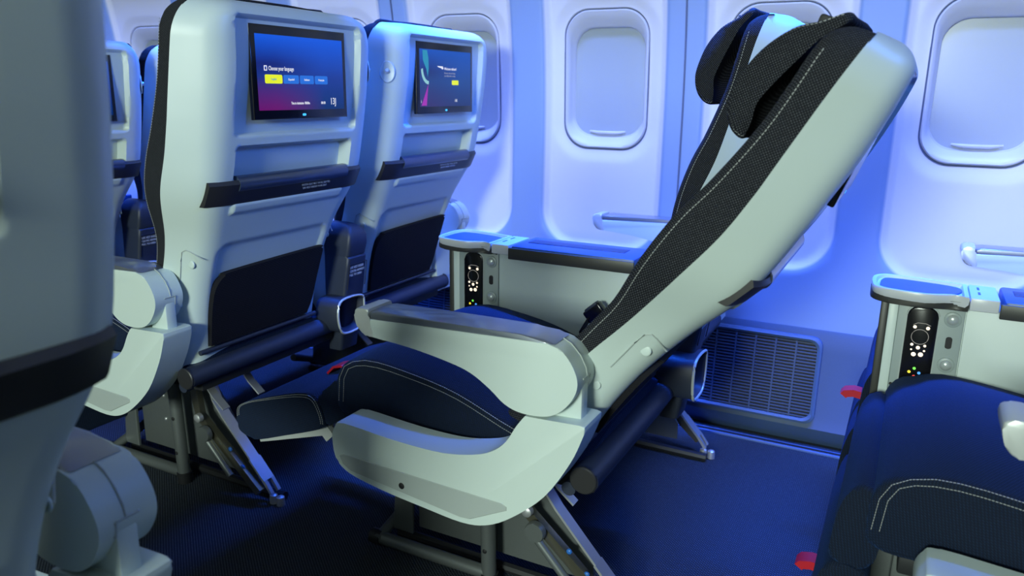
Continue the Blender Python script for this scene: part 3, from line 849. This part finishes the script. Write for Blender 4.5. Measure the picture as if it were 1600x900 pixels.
def wall_tile():
    """one window bay: rings of points morph from the rounded opening to the bay's rectangle"""
    bm = bmesh.new(); m_ = 200
    op = resample(rr_pts(0, WC, WHW, WHZ, .085, 10), m_)
    zb0, zb1 = .352, 1.80; zc, hz = (zb0+zb1)/2, (zb1-zb0)/2
    bd = []
    for x, z in op:
        dx, dz = x/WHW, (z-WC)/WHZ; s = max(abs(dx), abs(dz)); bd.append([dx/s*PW/2, zc+dz/s*hz])
    for cx, cz in ((1, 1), (-1, 1), (-1, -1), (1, -1)):
        c = (cx*PW/2, zc+cz*hz); q = min(range(m_), key=lambda i: math.hypot(bd[i][0]-c[0], bd[i][1]-c[1])); bd[q] = list(c)
    rings = [[(a[0]*(1-t)+b[0]*t, a[1]*(1-t)+b[1]*t) for a, b in zip(op, bd)] for t in [k/56 for k in range(57)]]
    V = [[bm.verts.new((x*.985, wall_y(x, z)+.012, WC+(z-WC)*.985)) for x, z in op]]
    V += [[bm.verts.new((x, wall_y(x, z), z)) for x, z in r] for r in rings]
    for a, b in zip(V, V[1:]):
        for i in range(m_): bm.faces.new((a[i], a[(i+1) % m_], b[(i+1) % m_], b[i]))
    return bm

wr = empty('wall_right'); tag(wr, 'blue-lit cabin side wall of moulded panels behind the seats', 'wall', kind='structure')
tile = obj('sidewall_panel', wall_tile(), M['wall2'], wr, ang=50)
X0 = -.923
def window_parts(root):
    # bezel: dark gap, wide rounded frame flaring inwards, reveal, shade and glass
    yb = YW(WC)+.022+.010
    def ring(hx, hz, r, y): return [(x, y+(YW(z)-YW(WC)), z) for x, z in rr_pts(0, WC, hx, hz, r, 10)]
    def rg(hx, hz0, hz1, r, y):
        c = (hz0+hz1)/2; return [(x, y+(YW(z)-YW(WC))*.8, z) for x, z in rr_pts(0, c, hx, (hz1-hz0)/2, r, 10)]
    bm = bmesh.new()
    loft([rg(.1415, WZ0+.004, WZ1-.004, .083, yb+.012), rg(.1410, WZ0+.005, WZ1-.005, .083, yb-.001), rg(.137, WZ0+.009, WZ1-.009, .080, yb-.004),
          rg(.132, WZ0+.018, WZ1-.018, .075, yb+.000), rg(.127, WZ0+.032, WZ1-.038, .070, yb+.012), rg(.1235, WZ0+.042, WZ1-.052, .068, yb+.028),
          rg(.120, WZ0+.046, WZ1-.056, .066, yb+.032), rg(.120, WZ0+.046, WZ1-.056, .066, yb+.052)], bm, cap=False)
    fr = obj('window_frame', bm, M['bezel'], root, ang=60)
    bm = bmesh.new()
    loft([rg(.1455, WZ0-.0005, WZ1+.0005, .0855, yb-.004+.004), rg(.1405, WZ0+.005, WZ1-.005, .083, yb+.003)], bm, cap=False)
    obj('frame_gap', bm, M['seam'], fr)
    z0, z1 = WZ0+.035, WZ1-.045
    sh = obj('shade', prism(rr_pts(0, (z0+z1)/2, .126, (z1-z0)/2, .066), yb+.038, yb+.042, 0), M['shade'], root)
    obj('shade_handle', tube([(-.062, yb+.034, WZ0+.058), (-.03, yb+.028, WZ0+.054), (.03, yb+.028, WZ0+.054), (.062, yb+.034, WZ0+.058)], [.003, .006, .006, .003], n=10), M['bezel'], sh)
    obj('glass_pane', prism(rr_pts(0, (z0+z1)/2, .124, (z1-z0)/2-.002, .066), yb+.031, yb+.0322, 0), M['glass'], root)
first = None
for k in range(-11, 5):
    x = X0+PW*k
    t = tile if k == -11 else tile.copy()
    if k != -11: COL.objects.link(t); t.parent = wr
    t.location = (x, 0, 0)
for n_, k in enumerate(range(-11, 5)):
    x = X0+PW*k
    if first is None:
        w = empty('window_1'); window_parts(w); first = w
    else:
        w = mesh_copy(first); w.name = 'window_%d' % (n_+1)
    w.location = (x, 0, 0)
    lab = {-1: 'rounded window partly hidden by the ribbon-screen seat, shade down', 0: 'rounded window left of the reclined backrest, fully in view with its shade down',
           1: 'rounded window behind the tops of the two reclined seats', 2: 'rounded window at the right edge of the photo with its shade down'}
    tag(w, lab.get(k, 'rounded window further forward along the wall, mostly behind seats'), 'window', None if k in lab else 'forward windows along the wall', 'structure')
for k in range(-11, 6, 2):
    x = X0+PW*(k-.5)+PW*0
    bm = tube([(x, wall_y(PW/2, .36+.036*j)-.0022, .36+.036*j) for j in range(40)], 0, flat=(.005, .003, (1, 0, 0)))
    s_ = obj('panel_seam', bm, M['seam'], wr)

# lower wall
dado = bmesh.new()
prof = [(-.01, 2.385), (.03, 2.352), (.06, 2.342), (.10, 2.355), (.30, 2.372), (.35, 2.380), (.362, 2.386), (.362, 2.41)]
rings = [[(x, y, z) for z, y in prof] for x in (-7.2, 2.6)]
loft(rings, dado, cap=False, closed=False)
tr = obj('baseboard_right', dado, M['dado'], None, ang=30); tag(tr, 'dark blue lower wall panel curving to the floor under the cabin wall', 'baseboard', kind='structure')
def grille(x0, x1, label):
    r = empty('air_grille', ((x0+x1)/2, 2.352, .21)); tag(r, label, 'air grille')
    hx = (x1-x0)/2; hz = .135; tilt = R(-5)
    bm = bmesh.new()
    a = rr_pts(0, 0, hx, hz, .03); 
    loft([[(x*f, y, z*g) for x, z in a] for f, g, y in ((1, 1, .012), (1, 1, -.006), (.97, .945, -.010), (.94, .89, -.006), (.94, .89, .010))], bm, cap=False)
    obj('grille_frame', bm, M['dado_frame'], r, rot=(tilt, 0, 0), ang=40)
    b = obj('grille_back', prism(rr_pts(0, 0, hx*.96, hz*.92, .028), .004, .008, 0), M['black'], r, rot=(tilt, 0, 0))
    bm = bmesh.new(); n = 24
    for i in range(n):
        z = -hz*.85+2*hz*.85*i/(n-1)
        box(-hx*.94, hx*.94, -.004, .004, z-.0022, z+.0022, 0, bm)
    for i in range(1, 7):
        x = -hx*.94+2*hx*.94*i/7
        box(x-.0025, x+.0025, -.0055, .004, -hz*.88, hz*.88, 0, bm)
    obj('slats', bm, M['slat'], r, rot=(tilt, 0, 0), smooth=False)
    return r
grille(-.62, -.175, 'slatted air return grille low on the wall behind the reclined seat')
grille(-1.72, -1.22, 'slatted air return grille low on the wall in front of the pale console')

fl = box(-7.2, 2.6, -2.2, 2.42, -.05, 0, 0)
floor = obj('floor', fl, M['carpet'], None, smooth=False); tag(floor, 'dark woven carpet covering the cabin floor', 'floor', kind='structure')
for i, y in enumerate((2.315,)):
    bm = box(-7.2, 2.6, y-.016, y+.016, -.002, .006, .001)
    tk = obj('trim_1', bm, M['dado_frame']); tag(tk, 'metal seat track strip along the floor by the wall', 'floor track', kind='structure')
    obj('track_slot', box(-7.2, 2.6, y-.006, y+.006, .004, .0068, 0), M['black'], tk, smooth=False)

# ceiling, bins, front bulkhead
ce = obj('ceiling', prism([(-2.2, 2.25), (1.3, 2.25), (1.75, 2.05), (1.85, 2.03), (1.85, 2.3), (-2.2, 2.3)], -7.2, 2.6, 0, axis='x'), M['ceiling'], None, smooth=False)
tag(ce, 'pale cabin ceiling above the aisle', 'ceiling', kind='structure')
bn = obj('trim_2', prism([(1.72, 1.80), (1.66, 1.92), (1.70, 2.05), (1.80, 2.12), (2.5, 2.12), (2.5, 1.80)], -7.2, 2.6, .01, axis='x'), M['ceiling'], None, smooth=False)
tag(bn, 'run of pale overhead bins above the windows', 'overhead bins', kind='structure')
bk = obj('wall_front', box(-7.3, -7.2, -2.2, 2.5, 0, 2.3, 0), M['wall'], None, smooth=False); tag(bk, 'cabin bulkhead at the front end', 'wall', kind='structure')

# ------------------------------------------------------------------ lights
def area(name, loc, target, size, size_y, energy, color, spread=180):
    l = bpy.data.lights.new(name, 'AREA'); l.shape = 'RECTANGLE'; l.size = size; l.size_y = size_y
    l.energy = energy; l.color = color; l.spread = R(spread)
    o = bpy.data.objects.new(name, l); COL.objects.link(o); o.location = loc
    d = Vector(target)-Vector(loc); o.rotation_euler = d.to_track_quat('-Z', 'Y').to_euler()
    return o
BL = (.07, .19, 1.0)
def strip(name, loc, down, length, width, energy, color, spread=170):
    l = bpy.data.lights.new(name, 'AREA'); l.shape = 'RECTANGLE'; l.size = length; l.size_y = width
    l.energy = energy; l.color = color; l.spread = R(spread)
    o = bpy.data.objects.new(name, l); COL.objects.link(o); o.location = loc
    z = -Vector(down).normalized(); x = Vector((1, 0, 0)); y = z.cross(x).normalized()
    o.matrix_world = Matrix.Translation(Vector(loc)) @ Matrix((x, y, z)).transposed().to_4x4()
    return o
strip('sidewall_wash_light', (-2.2, 1.98, 1.78), (0, .20, -1), 9.6, .07, 74, (.19, .30, 1.0), 78)
strip('bin_edge_light', (-2.2, 1.84, 1.79), (0, -.03, -1), 9.6, .06, 215, (.010, .12, 1.0), 64)
area('aisle_lamp', (-.35, -2.7, 1.6), (-.6, 1.2, .6), .8, .5, 142, (.86, 1.0, .87))
area('aft_blue_fill', (1.3, 1.5, 2.0), (-1.2, 1.75, .9), .5, .3, 6.0, (.03, .19, 1.0)).data.spread = R(72)  # unseen fill lamp, added to turn the upright seat backs blue

w = bpy.data.worlds.new('cabin'); bpy.context.scene.world = w; w.use_nodes = True
w.node_tree.nodes['Background'].inputs[0].default_value = (.42, .55, .50, 1)
w.node_tree.nodes['Background'].inputs[1].default_value = .13

# ------------------------------------------------------------------ camera
def camera():
    yaw, pit, roll = R(27.35), R(14.45), R(.685)
    cy, sy_, cp, sp = cos(yaw), sin(yaw), cos(pit), sin(pit)
    F = Vector((-sy_*cp, cy*cp, -sp)); Rt = Vector((cy, sy_, 0)); U = Rt.cross(F)
    R2 = Rt*cos(roll)+U*sin(roll); U2 = R2.cross(F)
    c = bpy.data.cameras.new('camera'); c.sensor_width = 36; c.lens = 1200/1600*36; c.clip_start = .02
    c.dof.use_dof = True; c.dof.focus_distance = 1.55; c.dof.aperture_fstop = 5.0
    o = bpy.data.objects.new('camera', c); COL.objects.link(o)
    o.matrix_world = Matrix.Translation((0, 0, 1.05)) @ Matrix((R2, U2, -F)).transposed().to_4x4()
    bpy.context.scene.camera = o
camera()
sc = bpy.context.scene
sc.view_settings.view_transform = 'Standard'; sc.view_settings.look = 'None'
sc.view_settings.exposure = 0; sc.view_settings.gamma = 1; sc.view_settings.use_curve_mapping = False
